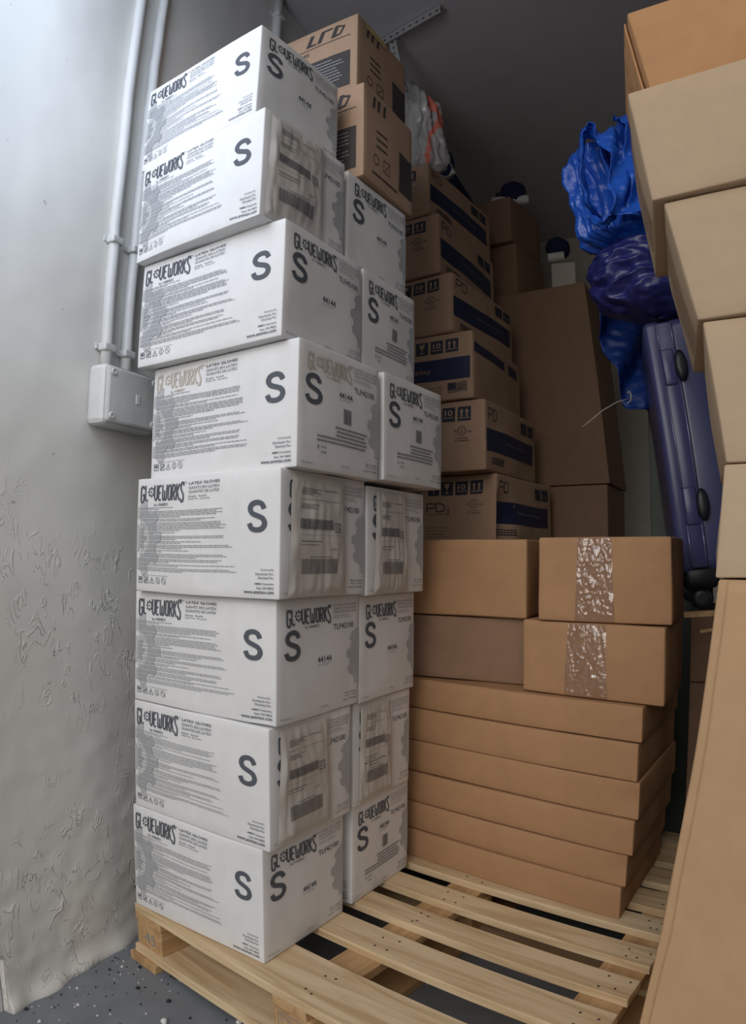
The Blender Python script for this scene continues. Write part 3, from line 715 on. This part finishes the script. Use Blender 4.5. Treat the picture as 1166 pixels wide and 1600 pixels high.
# ================================================================ white glove cartons, front column
GG = 'white latex glove cartons'
front = [  # F, yaw, z0, L, W, H, kind
 ((-.204, 1.276), 146.7, .141, .390, .262, .238, 'plain', 'white glove carton with crisp print, lowest of front column, standing directly on the pallet'),
 ((-.189, 1.268), 146.7, .380, .397, .264, .238, 'pouch', 'white glove carton with wrinkled label pouch, second above the pallet in front column'),
 ((-.176, 1.270), 148.1, .619, .402, .276, .238, 'plain', 'white glove carton without pouch, third above the pallet in the front column'),
 ((-.167, 1.240), 147.7, .858, .403, .278, .240, 'pouch', 'white glove carton with shipping label pouch at eye level, fourth above pallet in front column'),
 ((-.139, 1.240), 146.8, 1.099, .412, .272, .242, 'faded', 'white glove carton with faded beige logo, beside the junction box, fifth above the pallet'),
 ((-.172, 1.239), 148.3, 1.343, .410, .270, .238, 'plain', 'white glove carton with clean right face, just above the faded logo carton'),
 ((-.221, 1.225), 145.7, 1.583, .380, .268, .238, 'pouch', 'scuffed white glove carton with label pouch, second from the top of front column'),
 ((-.243, 1.247), 145.1, 1.824, .374, .267, .224, 'plain', 'white glove carton at the very top of the front column, near the ceiling'),
]
pouch_spec = {1: (.10, .03, .70, .97), 3: (.10, .03, .73, .985), 6: (.06, .02, .70, .98)}
for i, (F, yaw, z0, L, W, H, kind, lab) in enumerate(front):
    pou = kind == 'pouch'
    c = Carton('glove_carton', F, yaw, z0, L, W, H, WHITE, lab, 'cardboard box', GG, seed=i + 1, bulge=.004 if i not in (6,) else .006, rough=.0021,
               prints={'left': left_print(i, kind == 'faded'), 'right': right_print(i, kind == 'faded', bar=kind == 'faded', mid=not pou)}, mats=WM,
               dent=('left', .02, .01, .05, .006) if i in (2, 6) else None)
    if pou:
        u0, v0, u1, v1 = pouch_spec[i]
        q = c.patch('label_pouch', 'right', u0, v0, u1, v1, (LABEL, PRINT, LABEL), off=.002, wob=.004, puff=.004, prints=pouch_label(i), taper=.06, seed=i)
        q['label'] = 'clear pouch with grey barcode shipping label'
        q2 = c.patch('pouch_film', 'right', u0 - .015, v0 - .01, u1 + .015, v1 + .008, (POUCH,), off=.0065, wob=.006, puff=.005, taper=.06, seed=i)
back = [
 ((-.041, 1.528), 147.2, .141, .390, .249, .236, 'bar', 'white glove carton lowest of the rear column, standing on the pallet slats'),
 ((-.038, 1.515), 146.5, .379, .390, .240, .234, 'pouch', 'white glove carton in rear column with a label pouch and black pen line'),
 ((-.027, 1.512), 147.4, .615, .390, .243, .236, 'plain', 'white glove carton without pouch, third above the pallet in the rear column'),
 ((-.013, 1.487), 147.7, .853, .390, .258, .238, 'pouch', 'white glove carton with label pouch in rear column, beside brown cartons at eye level'),
 ((.022, 1.484), 146.8, 1.103, .390, .268, .240, 'bar', 'white glove carton with barcode jutting out of the rear column over brown cartons'),
 ((-.026, 1.484), 148.0, 1.345, .390, .238, .238, 'bar', 'white glove carton in rear column above the one that juts out'),
 ((-.064, 1.472), 146.5, 1.586, .390, .258, .236, 'blank', 'white glove carton topmost of rear column, carrying the two brown cartons'),
]
bp_spec = {1: (.09, .03, .62, .97), 3: (.12, .03, .66, .985)}
for i, (F, yaw, z0, L, W, H, kind, lab) in enumerate(back):
    pou = kind == 'pouch'
    c = Carton('glove_carton', F, yaw, z0, L, W, H, WHITE, lab, 'cardboard box', GG, seed=i + 21, bulge=.003, rough=.0014,
               prints={'left': left_print(i + 30), 'right': right_print(i + 9, bar=kind == 'bar', mid=not pou)}, mats=WM)
    if pou:
        u0, v0, u1, v1 = bp_spec[i]
        q = c.patch('label_pouch', 'right', u0, v0, u1, v1, (LABEL, PRINT, LABEL), off=.002, wob=.004, puff=.004, prints=pouch_label(i + 5, line=i == 1), taper=.06, seed=i + 8)
        q['label'] = 'clear pouch with grey barcode shipping label'
        q2 = c.patch('pouch_film', 'right', u0 - .015, v0 - .01, u1 + .015, v1 + .008, (POUCH,), off=.0065, wob=.006, puff=.005, taper=.06, seed=i + 8)

# two brown printed cartons on top of the rear white column
UM = (INK, INK, INK, YELLOW)
for i, (F, yaw, z0, W, H, lab) in enumerate((((-.030, 1.497), 148.9, 1.826, .247, .262, 'brown printed carton with dark panels, lower of two on the rear white column'),
                                            ((-.050, 1.535), 149.2, 2.092, .260, .245, 'brown printed carton with dark panels at the top of the stack under the ceiling'))):
    c = Carton('printed_carton', F, yaw, z0, .40, W, H, KRAFT_P, lab, 'cardboard box', 'brown printed cartons above the white ones', seed=40 + i, prints={'left': utd('l', i), 'right': utd('r', i)}, mats=(INK_G, INK_N, PRINT_G), bulge=.004)
    if i: c.patch('yellow_sticker', 'right', .14, .005, .55, .09, (YELLOW,), off=.0016, nu=4, nv=3)

# ================================================================ display cartons with handling icons
pd = [((.418, 2.330), 144.5, .985, .238, 0), ((.372, 2.265), 148.2, 1.225, .243, 0), ((.333, 2.270), 150.2, 1.470, .235, 1),
      ((.268, 2.290), 145.0, 1.706, .222, 0), ((.226, 2.320), 148.2, 1.930, .235, 0), ((.192, 2.335), 145.3, 2.167, .212, 0)]
plab = ['brown display carton with crushed side and handling icons, lowest of its stack', 'brown display carton second from the bottom of the navy striped stack',
        'brown display carton with navy block and small flag, third of the navy striped stack', 'brown display carton with rounded worn corners above the one with the flag',
        'brown display carton second from the top of the navy striped stack', 'brown display carton topmost of the navy striped stack under the plastic bag']
for i, (F, yaw, z0, H, kind) in enumerate(pd):
    Carton('display_carton', F, yaw, z0, .30, .52, H, KRAFT_P, plab[i], 'cardboard box', 'brown display cartons with navy stripes', seed=60 + i,
           prints={'left': pdi_left(kind, i), 'right': pdi_right(kind, i)}, mats=(INK, KRAFT, PRINT_F, PRINT_G, INK_N, PRINT_T), bulge=.005, rough=.003 if i else .004,
           r=.007 if i != 3 else .016, dent=('right', .05, .07, .13, .04) if i == 0 else None)

# ================================================================ flat brown boxes and the four taped ones above
fl = [((.545, 1.428), .141, .0745), ((.555, 1.427), .217, .072), ((.565, 1.422), .291, .079), ((.573, 1.423), .372, .0825), ((.568, 1.425), .456, .083), ((.575, 1.426), .541, .077)]
names = ['long flat brown carton lying on the pallet slats, lowest of six', 'long flat brown carton, second of six above the pallet', 'long flat brown carton, third of six above the pallet',
         'long flat brown carton with a taped lower edge, fourth of six above the pallet', 'long flat brown carton, second from the top of six', 'long flat brown carton, uppermost of six, carrying the deeper brown cartons']
for i, (F, z0, H) in enumerate(fl):
    Carton('flat_carton', F, 139.3, z0, .88, .40, H, KRAFT, names[i], 'cardboard box', 'long flat brown cartons', yawR=55, seed=80 + i, bulge=.003, rough=.0012, r=.003,
           dent=('left', .02, .04, .05, .008) if i in (1, 3) else None)
mid = [((.620, 1.417), 139.6, .620, .342, .28, .170, 58, KRAFT, True, 'brown carton with shiny crinkled tape standing on the flat cartons, right'),
       ((.379, 1.704), 151, .620, .40, .55, .164, 61, KRAFT_SHADE, False, 'shaded brown carton left of the lower taped carton, set back'),
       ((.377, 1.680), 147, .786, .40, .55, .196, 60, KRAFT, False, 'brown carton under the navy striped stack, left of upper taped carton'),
       ((.640, 1.430), 146.0, .792, .305, .28, .192, 60, KRAFT, True, 'brown carton with broad crinkled tape on its front, upper right')]
for i, (F, yaw, z0, L, W, H, yr, m, tape, lab) in enumerate(mid):
    c = Carton('brown_carton', F, yaw, z0, L, W, H, m, lab, 'cardboard box', 'deep brown cartons in the middle', yawR=yr, seed=100 + i, bulge=.004, rough=.0022, r=.005)
    if tape:
        t = c.patch('packing_tape', 'left', .33 if i == 0 else .30, .0, .62 if i == 0 else .58, .995, (TAPE,), off=.0012, wob=.006, fr=(9, 16), nu=40, nv=70, taper=.05, seed=i + 3)
        t['label'] = 'crinkled clear packing tape'

# cartons behind, their kraft darkened for the shade
Carton('tall_carton', (.955, 2.72), 148, 1.235, .46, .40, .86, KRAFT_SHADE, 'tall plain brown carton in the shade beside the navy striped stack', 'cardboard box', yawR=60, lean=(-.07, .03), seed=120, bulge=.006, step=.05)
Carton('lower_carton', (.945, 2.72), 148, 0, .42, .40, 1.23, KRAFT_SHADE, 'shaded brown carton under the tall plain brown carton', 'cardboard box', yawR=60, seed=121, bulge=.006, step=.05)
Carton('rear_carton', (.655, 3.02), 146, 2.10, .30, .30, .29, KRAFT_SHADE, 'small brown carton on the tall carton, lower of two near back wall', 'cardboard box', 'small brown cartons near the ceiling', yawR=52, seed=122, step=.04)
Carton('rear_carton', (.63, 3.0), 148, 2.393, .30, .30, .225, KRAFT_SHADE, 'small brown carton, upper of two, with a dark round cap on it', 'cardboard box', 'small brown cartons near the ceiling', yawR=50, seed=123, step=.04)
Carton('shadow_carton', (.86, 1.80), 60, .141, .45, .42, .459, KRAFT_SHADE, 'brown carton in deep shade right of the flat cartons, lower one', 'cardboard box', 'shaded cartons under the suitcase', yawR=-30, seed=124, step=.05)
Carton('shadow_carton', (.855, 1.79), 61, .603, .45, .42, .185, KRAFT_SHADE, 'brown carton in deep shade under the suitcase wheels', 'cardboard box', 'shaded cartons under the suitcase', yawR=-30, seed=125, step=.05)

# ================================================================ right-hand stack of large cartons
rt = [((.405, 1.0), 58, -37, 0, .905, (.118, .0), KRAFT_W, .34, 'tall pale brown carton at the lower right, nearest, standing on the floor'),
      ((.519, 1.0), 60, -34, .908, .172, (.017, 0), KRAFT_L, .34, 'pale brown carton second above the floor in the right stack'),
      ((.540, 1.0), 63.5, -33, 1.083, .223, (-.026, 0), KRAFT_L, .34, 'pale brown carton at mid height of the right stack, beside the suitcase'),
      ((.506, 1.0), 65.8, -37, 1.308, .197, (-.043, 0), KRAFT_L, .34, 'pale brown carton with visible taped side, third from the top of the right stack'),
      ((.444, 1.0), 67.0, -38, 1.508, .200, (-.026, 0), KRAFT_L, .34, 'pale brown carton below the orange topmost one, beside the blue tarp'),
      ((.457, .99), 71, -36, 1.712, .160, (-.024, .0), KRAFT_O, .30, 'orange brown carton with split corner on top of the right stack')]
for i, (F, yl, yr, z0, H, lean, m, L, lab) in enumerate(rt):
    c = Carton('large_carton', F, yl, z0, L, .50, H, m, lab, 'cardboard box', 'large cartons stacked on the right', yawR=yr, lean=lean, seed=140 + i, bulge=.006, rough=.002, r=.004, step=.03)
    if i == 5:
        c.patch('side_flap', 'left', .02, .03, .93, .98, (KRAFT_O,), off=.006, thick=.003, wob=.003, seed=9)
    if i in (3, 4):
        c.patch('side_tape', 'left', .35, .01, .75, .99, (TAPE,), off=.002, wob=.001, seed=i, nu=6)
    if i == 0:
        c.patch('corner_flap', 'right', .03, .0, .50, .999, (KRAFT_W,), off=.0045, thick=.003, wob=.002, seed=4, nv=40)

# ================================================================ suitcase, tarp, bags
sc_ = empty('suitcase', (.812, 1.74, .792), 'navy hard-shell suitcase with black wheels standing behind the right stack', 'suitcase')
sc_.rotation_euler = (R(0), R(-6.5), R(-21))
def rbox(a, b, r, seg=4):
    bm = bmesh.new(); bmesh.ops.create_cube(bm, size=1)
    for v in bm.verts: v.co = Vector([(a[i] + b[i]) / 2 + v.co[i] * (b[i] - a[i]) for i in range(3)])
    bmesh.ops.bevel(bm, geom=bm.edges[:], offset=r, segments=seg, affect='EDGES', profile=.5); return bm
SH = .69
mb = MB(); mb.bm(rbox((0, .006, .10), (.05, .45, SH + .10), .018, 4), 0, True); mb.build('front_shell', CASE, sc_)
mb = MB(); mb.bm(rbox((.055, 0, .10), (.27, .45, SH + .10), .030, 5), 0, True); mb.build('rear_shell', CASE, sc_)
mb = MB(); mb.bm(rbox((.032, -.006, .112), (.078, .456, SH + .088), .006, 2), 0, True); mb.build('frame_band', CASE, sc_)
for z0, z1 in ((.12, .225), (.325, .60), (.70, .77)):
    for x in (.035, .073): MB().tube([(x, -.0065, z0), (x, -.0075, (z0 + z1) / 2), (x, -.0065, z1)], .0022, n=8).build('seam_trim', CASE_T, sc_)
for z in (.275, .650):
    mb = MB(); mb.bm(rbox((.034, -.012, z - .05), (.068, .01, z + .05), .005, 2), 0, True); mb.build('latch_plate', CASE, sc_)
    mt = Matrix.Translation((.082, -.008, z)) @ Matrix.Scale(2.6, 4, (0, 0, 1)) @ Matrix.Rotation(pi / 2, 4, 'X')
    MB().lathe([(.0165, -.004), (.0165, .004), (.013, .010), (.006, .012)], mt, n=20).build('latch_handle', BLACK, sc_)
for x in (.055, .205):
    for y in (.06, .39):
        mb = MB(); mb.bm(rbox((x - .05, y - .05, .055), (x + .05, y + .05, .125), .022, 3), 0, True); f = mb.build('wheel_housing', BLACK, sc_)
        mt = Matrix.Translation((x, y - .008, .030)) @ Matrix.Rotation(pi / 2, 4, 'X')
        MB().lathe([(.012, -.016), (.027, -.016), (.030, -.010), (.030, .010), (.027, .016), (.012, .016)], mt, n=24).build('wheel', BLACK, f)
# timber pieces under the wheels
o = MB().box((0, 0, 0), (.42, .03, .014), bev=.001).build('wood_slat', PINE_O, None, (.775, 1.66, .787), (0, R(-4), R(-24)))
tag(o, 'thin orange wood slat on the shaded cartons below the suitcase wheel', 'wood slat')
o = MB().box((0, 0, 0), (.34, .012, .008), bev=.001).build('wood_slat', PINE_O, None, (.80, 1.62, .752), (0, R(-9), R(-20)))
tag(o, 'thinner dark wood strip just below the orange slat', 'wood slat')
# slate coloured sheets between suitcase and right stack
o = MB().box((0, 0, 0), (.16, .010, 1.42), bev=.002).build('slate_sheet', TEAL, None, (.815, 1.43, 0), (0, R(-2.6), R(-20)))
tag(o, 'slate blue upright sheet wedged between suitcase and right stack', 'sheet')
o = MB().box((0, 0, 0), (.20, .02, 1.46), bev=.003).build('grey_green_board', PANEL, None, (.93, 2.24, 0), (0, R(0), R(-20)))
tag(o, 'dark grey green board standing upright behind the suitcase', 'board')

def lump(name, top, bot, cx, rx, cy, ry, m, nu=110, nv=60, folds=9, amp=.16, seed=0, hor=0.0, fine=.006, droop=0.0):
    """closed crumpled cloth body: vertical pleats (folds) or horizontal creases (hor)"""
    V = []; F = []
    for j in range(nv + 1):
        t = j / nv
        for i in range(nu):
            a = 2 * pi * i / nu
            prof = (1 - abs(2 * t - 1) ** 4) ** .5 if hor else min(1, (1 - t) * 9 + .03) ** .4 * min(1, t * 8 + .35) ** .5
            ridge = 1 - abs(noise.noise(Vector((cos(a) * folds * .35 + seed, sin(a) * folds * .35, t * 1.1 + seed)))) * 3.2
            ridge2 = 1 - abs(noise.noise(Vector((cos(a) * 2.2 + seed, sin(a) * 2.2, t * (7 if hor else 2.4) + seed * 2)))) * 3
            rr = prof * (1 + amp * ridge * (1 - hor) + amp * ridge2 * (.35 + hor * .8))
            x = cx(t) + rx(t) * cos(a) * rr; y = cy + ry(t) * sin(a) * rr
            zt = top(x); z = bot + (zt - bot) * t
            p = Vector((x, y, z)); p += noise.noise_vector(p * 22) * fine + noise.noise_vector(p * 55) * fine * .35
            z0 = p.z; V.append(p)
    for j in range(nv):
        for i in range(nu):
            F.append((j * nu + i, j * nu + (i + 1) % nu, (j + 1) * nu + (i + 1) % nu, (j + 1) * nu + i))
    V.append(sum((V[i] for i in range(nu)), Vector()) / nu); V.append(sum((V[nv * nu + i] for i in range(nu)), Vector()) / nu)
    n = len(V)
    F += [(i, n - 2, (i + 1) % nu) for i in range(nu)] + [(nv * nu + i, nv * nu + (i + 1) % nu, n - 1) for i in range(nu)]
    return mesh_obj(name, V, F, m, smooth=True)
def interp(xs):
    def f(x):
        if x <= xs[0][0]: return xs[0][1]
        for (a, b), (c, d) in zip(xs, xs[1:]):
            if x <= c: return b + (d - b) * (x - a) / (c - a)
        return xs[-1][1]
    return f
top = interp([(.55, 2.09), (.58, 2.13), (.62, 2.13), (.66, 2.12), (.70, 2.19), (.73, 2.23), (.95, 2.24)])
tarp = lump('blue_tarp', top, 1.815, lambda t: .785 - .01 * t, lambda t: .178 + .032 * t, 1.83, lambda t: .12, TARP, nu=220, nv=110, folds=11, amp=.12, seed=3, fine=.007)
tag(tarp, 'bright blue crumpled tarpaulin piled on top of the navy bundle', 'tarpaulin')
def ribbon(name, path, wv, m, parent, wn=10, fold=.02, seed=0, th=.0015):
    V = []; F = []; n = len(path)
    for i, (p, wd) in enumerate(path):
        p = Vector(p); tv = (Vector(path[min(i + 1, n - 1)][0]) - Vector(path[max(i - 1, 0)][0])).normalized()
        wvv = Vector(wv).normalized(); nn = tv.cross(wvv).normalized()
        for k in range(wn + 1):
            q = k / wn - .5; s = p + wvv * wd * q + nn * (fold * (sin(q * 7 + i * .35 + seed)) + .010 * noise.noise(Vector((q * 5, i * .4, seed)))); V.append(s)
    for i in range(n - 1):
        for k in range(wn): a = i * (wn + 1) + k; F.append((a, a + 1, a + wn + 2, a + wn + 1))
    o = mesh_obj(name, V, F, m, smooth=True, parent=parent); s = o.modifiers.new('thickness', 'SOLIDIFY'); s.thickness = th; return o
def smooth_path(pts, n=30):
    out = []; P = [Vector(p[:3]) for p in pts]; W = [p[3] for p in pts]; m = len(P) - 1
    for k in range(n + 1):
        t = k / n * m; i = min(int(t), m - 1); f = t - i
        a, b, c, d = P[max(i - 1, 0)], P[i], P[i + 1], P[min(i + 2, m)]
        out.append((.5 * ((2 * b) + (c - a) * f + (2 * a - 5 * b + 4 * c - d) * f * f + (3 * b - a - 3 * c + d) * f ** 3), W[i] + (W[i + 1] - W[i]) * f))
    return out
# folded flaps of the tarp hanging at its left
ribbon('hanging_flap', smooth_path([(.625, 1.76, 1.87, .03), (.572, 1.70, 1.88, .06), (.556, 1.68, 1.97, .07), (.560, 1.68, 2.06, .07), (.585, 1.69, 2.095, .07), (.615, 1.70, 2.06, .06), (.635, 1.69, 1.96, .06), (.640, 1.68, 1.87, .06), (.610, 1.70, 1.82, .05), (.59, 1.74, 1.86, .05)], 60), (.35, 1, .1), TARP, tarp, fold=.006, seed=1)
ribbon('hanging_flap', smooth_path([(.60, 1.70, 2.10, .07), (.625, 1.665, 2.085, .08), (.655, 1.655, 2.0, .09), (.66, 1.65, 1.90, .10), (.66, 1.655, 1.83, .10)], 50), (1, .3, 0), TARP, tarp, wn=16, fold=.014, seed=2)
ribbon('hanging_flap', smooth_path([(.72, 1.76, 2.17, .08), (.715, 1.68, 2.15, .10), (.725, 1.66, 2.04, .12), (.73, 1.655, 1.93, .13), (.735, 1.66, 1.84, .14)], 50), (1, .2, 0), TARP, tarp, wn=20, fold=.016, seed=4)
ribbon('hanging_flap', smooth_path([(.755, 1.74, 2.19, .05), (.75, 1.70, 2.185, .07), (.75, 1.66, 2.12, .08), (.79, 1.65, 1.95, .09), (.81, 1.65, 1.84, .09)], 40), (1, -.2, .1), TARP, tarp, wn=16, fold=.014, seed=7)
# dark bundle below the tarp
bund = lump('navy_bundle', interp([(.5, 1.82), (1.1, 1.85)]), 1.595, lambda t: .79, lambda t: .150 + .03 * sin(pi * t), 1.80, lambda t: .13, NAVYP, nu=150, nv=80, folds=4, amp=.09, seed=8, hor=.8, fine=.007)
tag(bund, 'dark blue crumpled plastic bundle on the suitcase under the bright tarp', 'plastic bundle')
dr = ribbon('draped_sheet', smooth_path([(.80, 2.13, 1.80, .16), (.81, 2.14, 1.70, .18), (.845, 2.15, 1.60, .19), (.87, 2.15, 1.50, .17), (.895, 2.15, 1.41, .15)], 40), (1, .15, 0), TARP_SHADE, None, wn=24, fold=.022, seed=2)
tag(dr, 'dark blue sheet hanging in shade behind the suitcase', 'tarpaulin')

# thin wire with a hook
mb = MB().tube([(.64, 2.06, 1.335), (.67, 2.05, 1.36), (.70, 2.04, 1.385), (.74, 2.02, 1.408), (.775, 2.02, 1.418)], .0018, n=6)
mb.tube([(.772, 2.02, 1.405), (.782, 2.02, 1.412), (.786, 2.02, 1.43), (.780, 2.02, 1.442), (.772, 2.02, 1.436)], .0025, n=6)
tag(mb.build('thin_wire', WIRE), 'pale thin curved wire sticking out before the tall brown carton', 'wire')

# things on top of the stacks
bagtop = lump('plastic_bag', interp([(.05, 2.84), (.13, 2.84), (.18, 2.76), (.25, 2.74), (.31, 2.66)]), 2.385, lambda t: .195 - .035 * t, lambda t: .092 - .02 * t, 2.47, lambda t: .06, (BAGW, BAGR), nu=90, nv=60, folds=9, amp=.28, seed=12, fine=.012)
for p in bagtop.data.polygons:
    c = p.center
    if .74 < noise.noise(Vector((c.x * 7, c.y * 7, c.z * 6 + 3))) + .8 * (c.x - .16) / .08 < 1.0: p.material_index = 1
tag(bagtop, 'crumpled white plastic bag with red print on the topmost display carton', 'plastic bag')
o = mesh_obj('x', [], [], NAVYC); bpy.data.objects.remove(o)
def cap(name, loc, r, squash, label, grp=None, ribs=0, rotx=90, rotz=0):
    V = []; F = []; nu, nv = 40, 20
    for j in range(nv + 1):
        th = pi * j / nv
        for i in range(nu):
            a = 2 * pi * i / nu; rr = r * (1 + .05 * noise.noise(Vector((cos(a) * 2, sin(a) * 2, th + loc[0] * 9)))) * (1 + (.02 * cos(a * ribs) if ribs else 0))
            V.append(Vector((rr * sin(th) * cos(a), rr * sin(th) * sin(a), rr * squash * cos(th))))
    for j in range(nv):
        for i in range(nu): F.append((j * nu + i, (j + 1) * nu + i, (j + 1) * nu + (i + 1) % nu, j * nu + (i + 1) % nu))
    o = mesh_obj(name, V, F, NAVYC, smooth=True, loc=loc, rot=(R(rotx), 0, R(rotz))); return tag(o, label, 'round cap', grp)
CG = 'dark round caps on top of the stacks'
cap('round_cap', (.268, 2.50, 2.49), .075, .45, 'navy oval cap half hidden by the white plastic bag', CG, rotx=70, rotz=30).scale = (.55, 1, 1)
c1 = cap('round_cap', (.665, 3.08, 2.685), .062, .55, 'ribbed black round cap on the upper small brown carton', CG, ribs=14, rotx=80, rotz=-10)
MB().box((-.085, -.02, -.006), (-.05, -.0, .006), bev=.003).build('side_tab', BLACK, c1)
c2 = cap('round_cap', (.888, 3.14, 2.425), .060, .8, 'dark blue dome shaped cap above the pale board near the back', CG, rotx=80)
def cyl(name, a, b, r, m, label, cat, grp=None):
    o = MB().tube([a, Vector(a).lerp(Vector(b), .05), Vector(a).lerp(Vector(b), .95), b], [r * .9, r, r, r * .9], n=20).build(name, m); return tag(o, label, cat, grp)
cyl('white_tube', (.56, 3.10, 2.640), (.735, 3.06, 2.640), .022, WPLAST, 'short white plastic tube lying under the ribbed black cap', 'tube')
cyl('white_tube', (.825, 3.10, 2.355), (.90, 3.08, 2.362), .022, WPLAST, 'short white plastic tube under the dark blue dome cap', 'tube')
o = MB().box((0, 0, 0), (.115, .10, .235), bev=.006).build('pale_board', BACKW, None, (.845, 3.12, 2.105), (0, 0, R(-15)))
tag(o, 'pale grey block on the tall brown carton below the dome cap', 'block')
o = MB().tube([(.258, 2.44, 2.42), (.33, 2.60, 2.415), (.40, 2.74, 2.412), (.47, 2.84, 2.41)], [.028, .030, .026, .022], n=16).build('dark_roll', NAVYC)
tag(o, 'dark navy cloth roll lying along the topmost display carton edge', 'roll')

# ================================================================ debris on the floor
rf = random.Random(11); mb = MB(); mb2 = MB()
def chip(mbx, x, y, r, h):
    n = rf.randint(4, 6); a0 = rf.random() * 6
    base = [(x + r * rf.uniform(.6, 1) * cos(a0 + 2 * pi * k / n), y + r * rf.uniform(.6, 1) * sin(a0 + 2 * pi * k / n), .0002) for k in range(n)]
    topp = [(x + (px - x) * .6, y + (py - y) * .6, h) for px, py, _ in base]
    mbx.add(base + topp, [(k, (k + 1) % n, n + (k + 1) % n, n + k) for k in range(n)] + [tuple(n + k for k in range(n))])
for k in range(400):
    s = rf.uniform(-.25, .9); h = abs(rf.gauss(0, .16)) + .02 if rf.random() < .6 else rf.uniform(.02, 1.0)
    p = wallp(s, h, 0); r = rf.uniform(.001, .0035) if rf.random() < .9 else rf.uniform(.004, .007)
    chip(mb if rf.random() < .45 else mb2, p.x, p.y, r, r * .8)
tag(mb.build('white_debris', CHIP), 'tiny white paint chips scattered on the grey floor', 'debris', kind='stuff')
tag(mb2.build('dark_debris', DIRT), 'tiny dark dirt specks scattered on the grey floor', 'debris', kind='stuff')
bm = bmesh.new(); bmesh.ops.create_icosphere(bm, subdivisions=3, radius=.007)
for v in bm.verts: v.co += v.co.normalized() * .002 * noise.noise(v.co * 200)
o = MB().bm(bm, 0, True).build('pebble', CHIP, None, (-.405, 1.262, .006)); tag(o, 'small white pebble on the floor in front of the pallet', 'pebble')
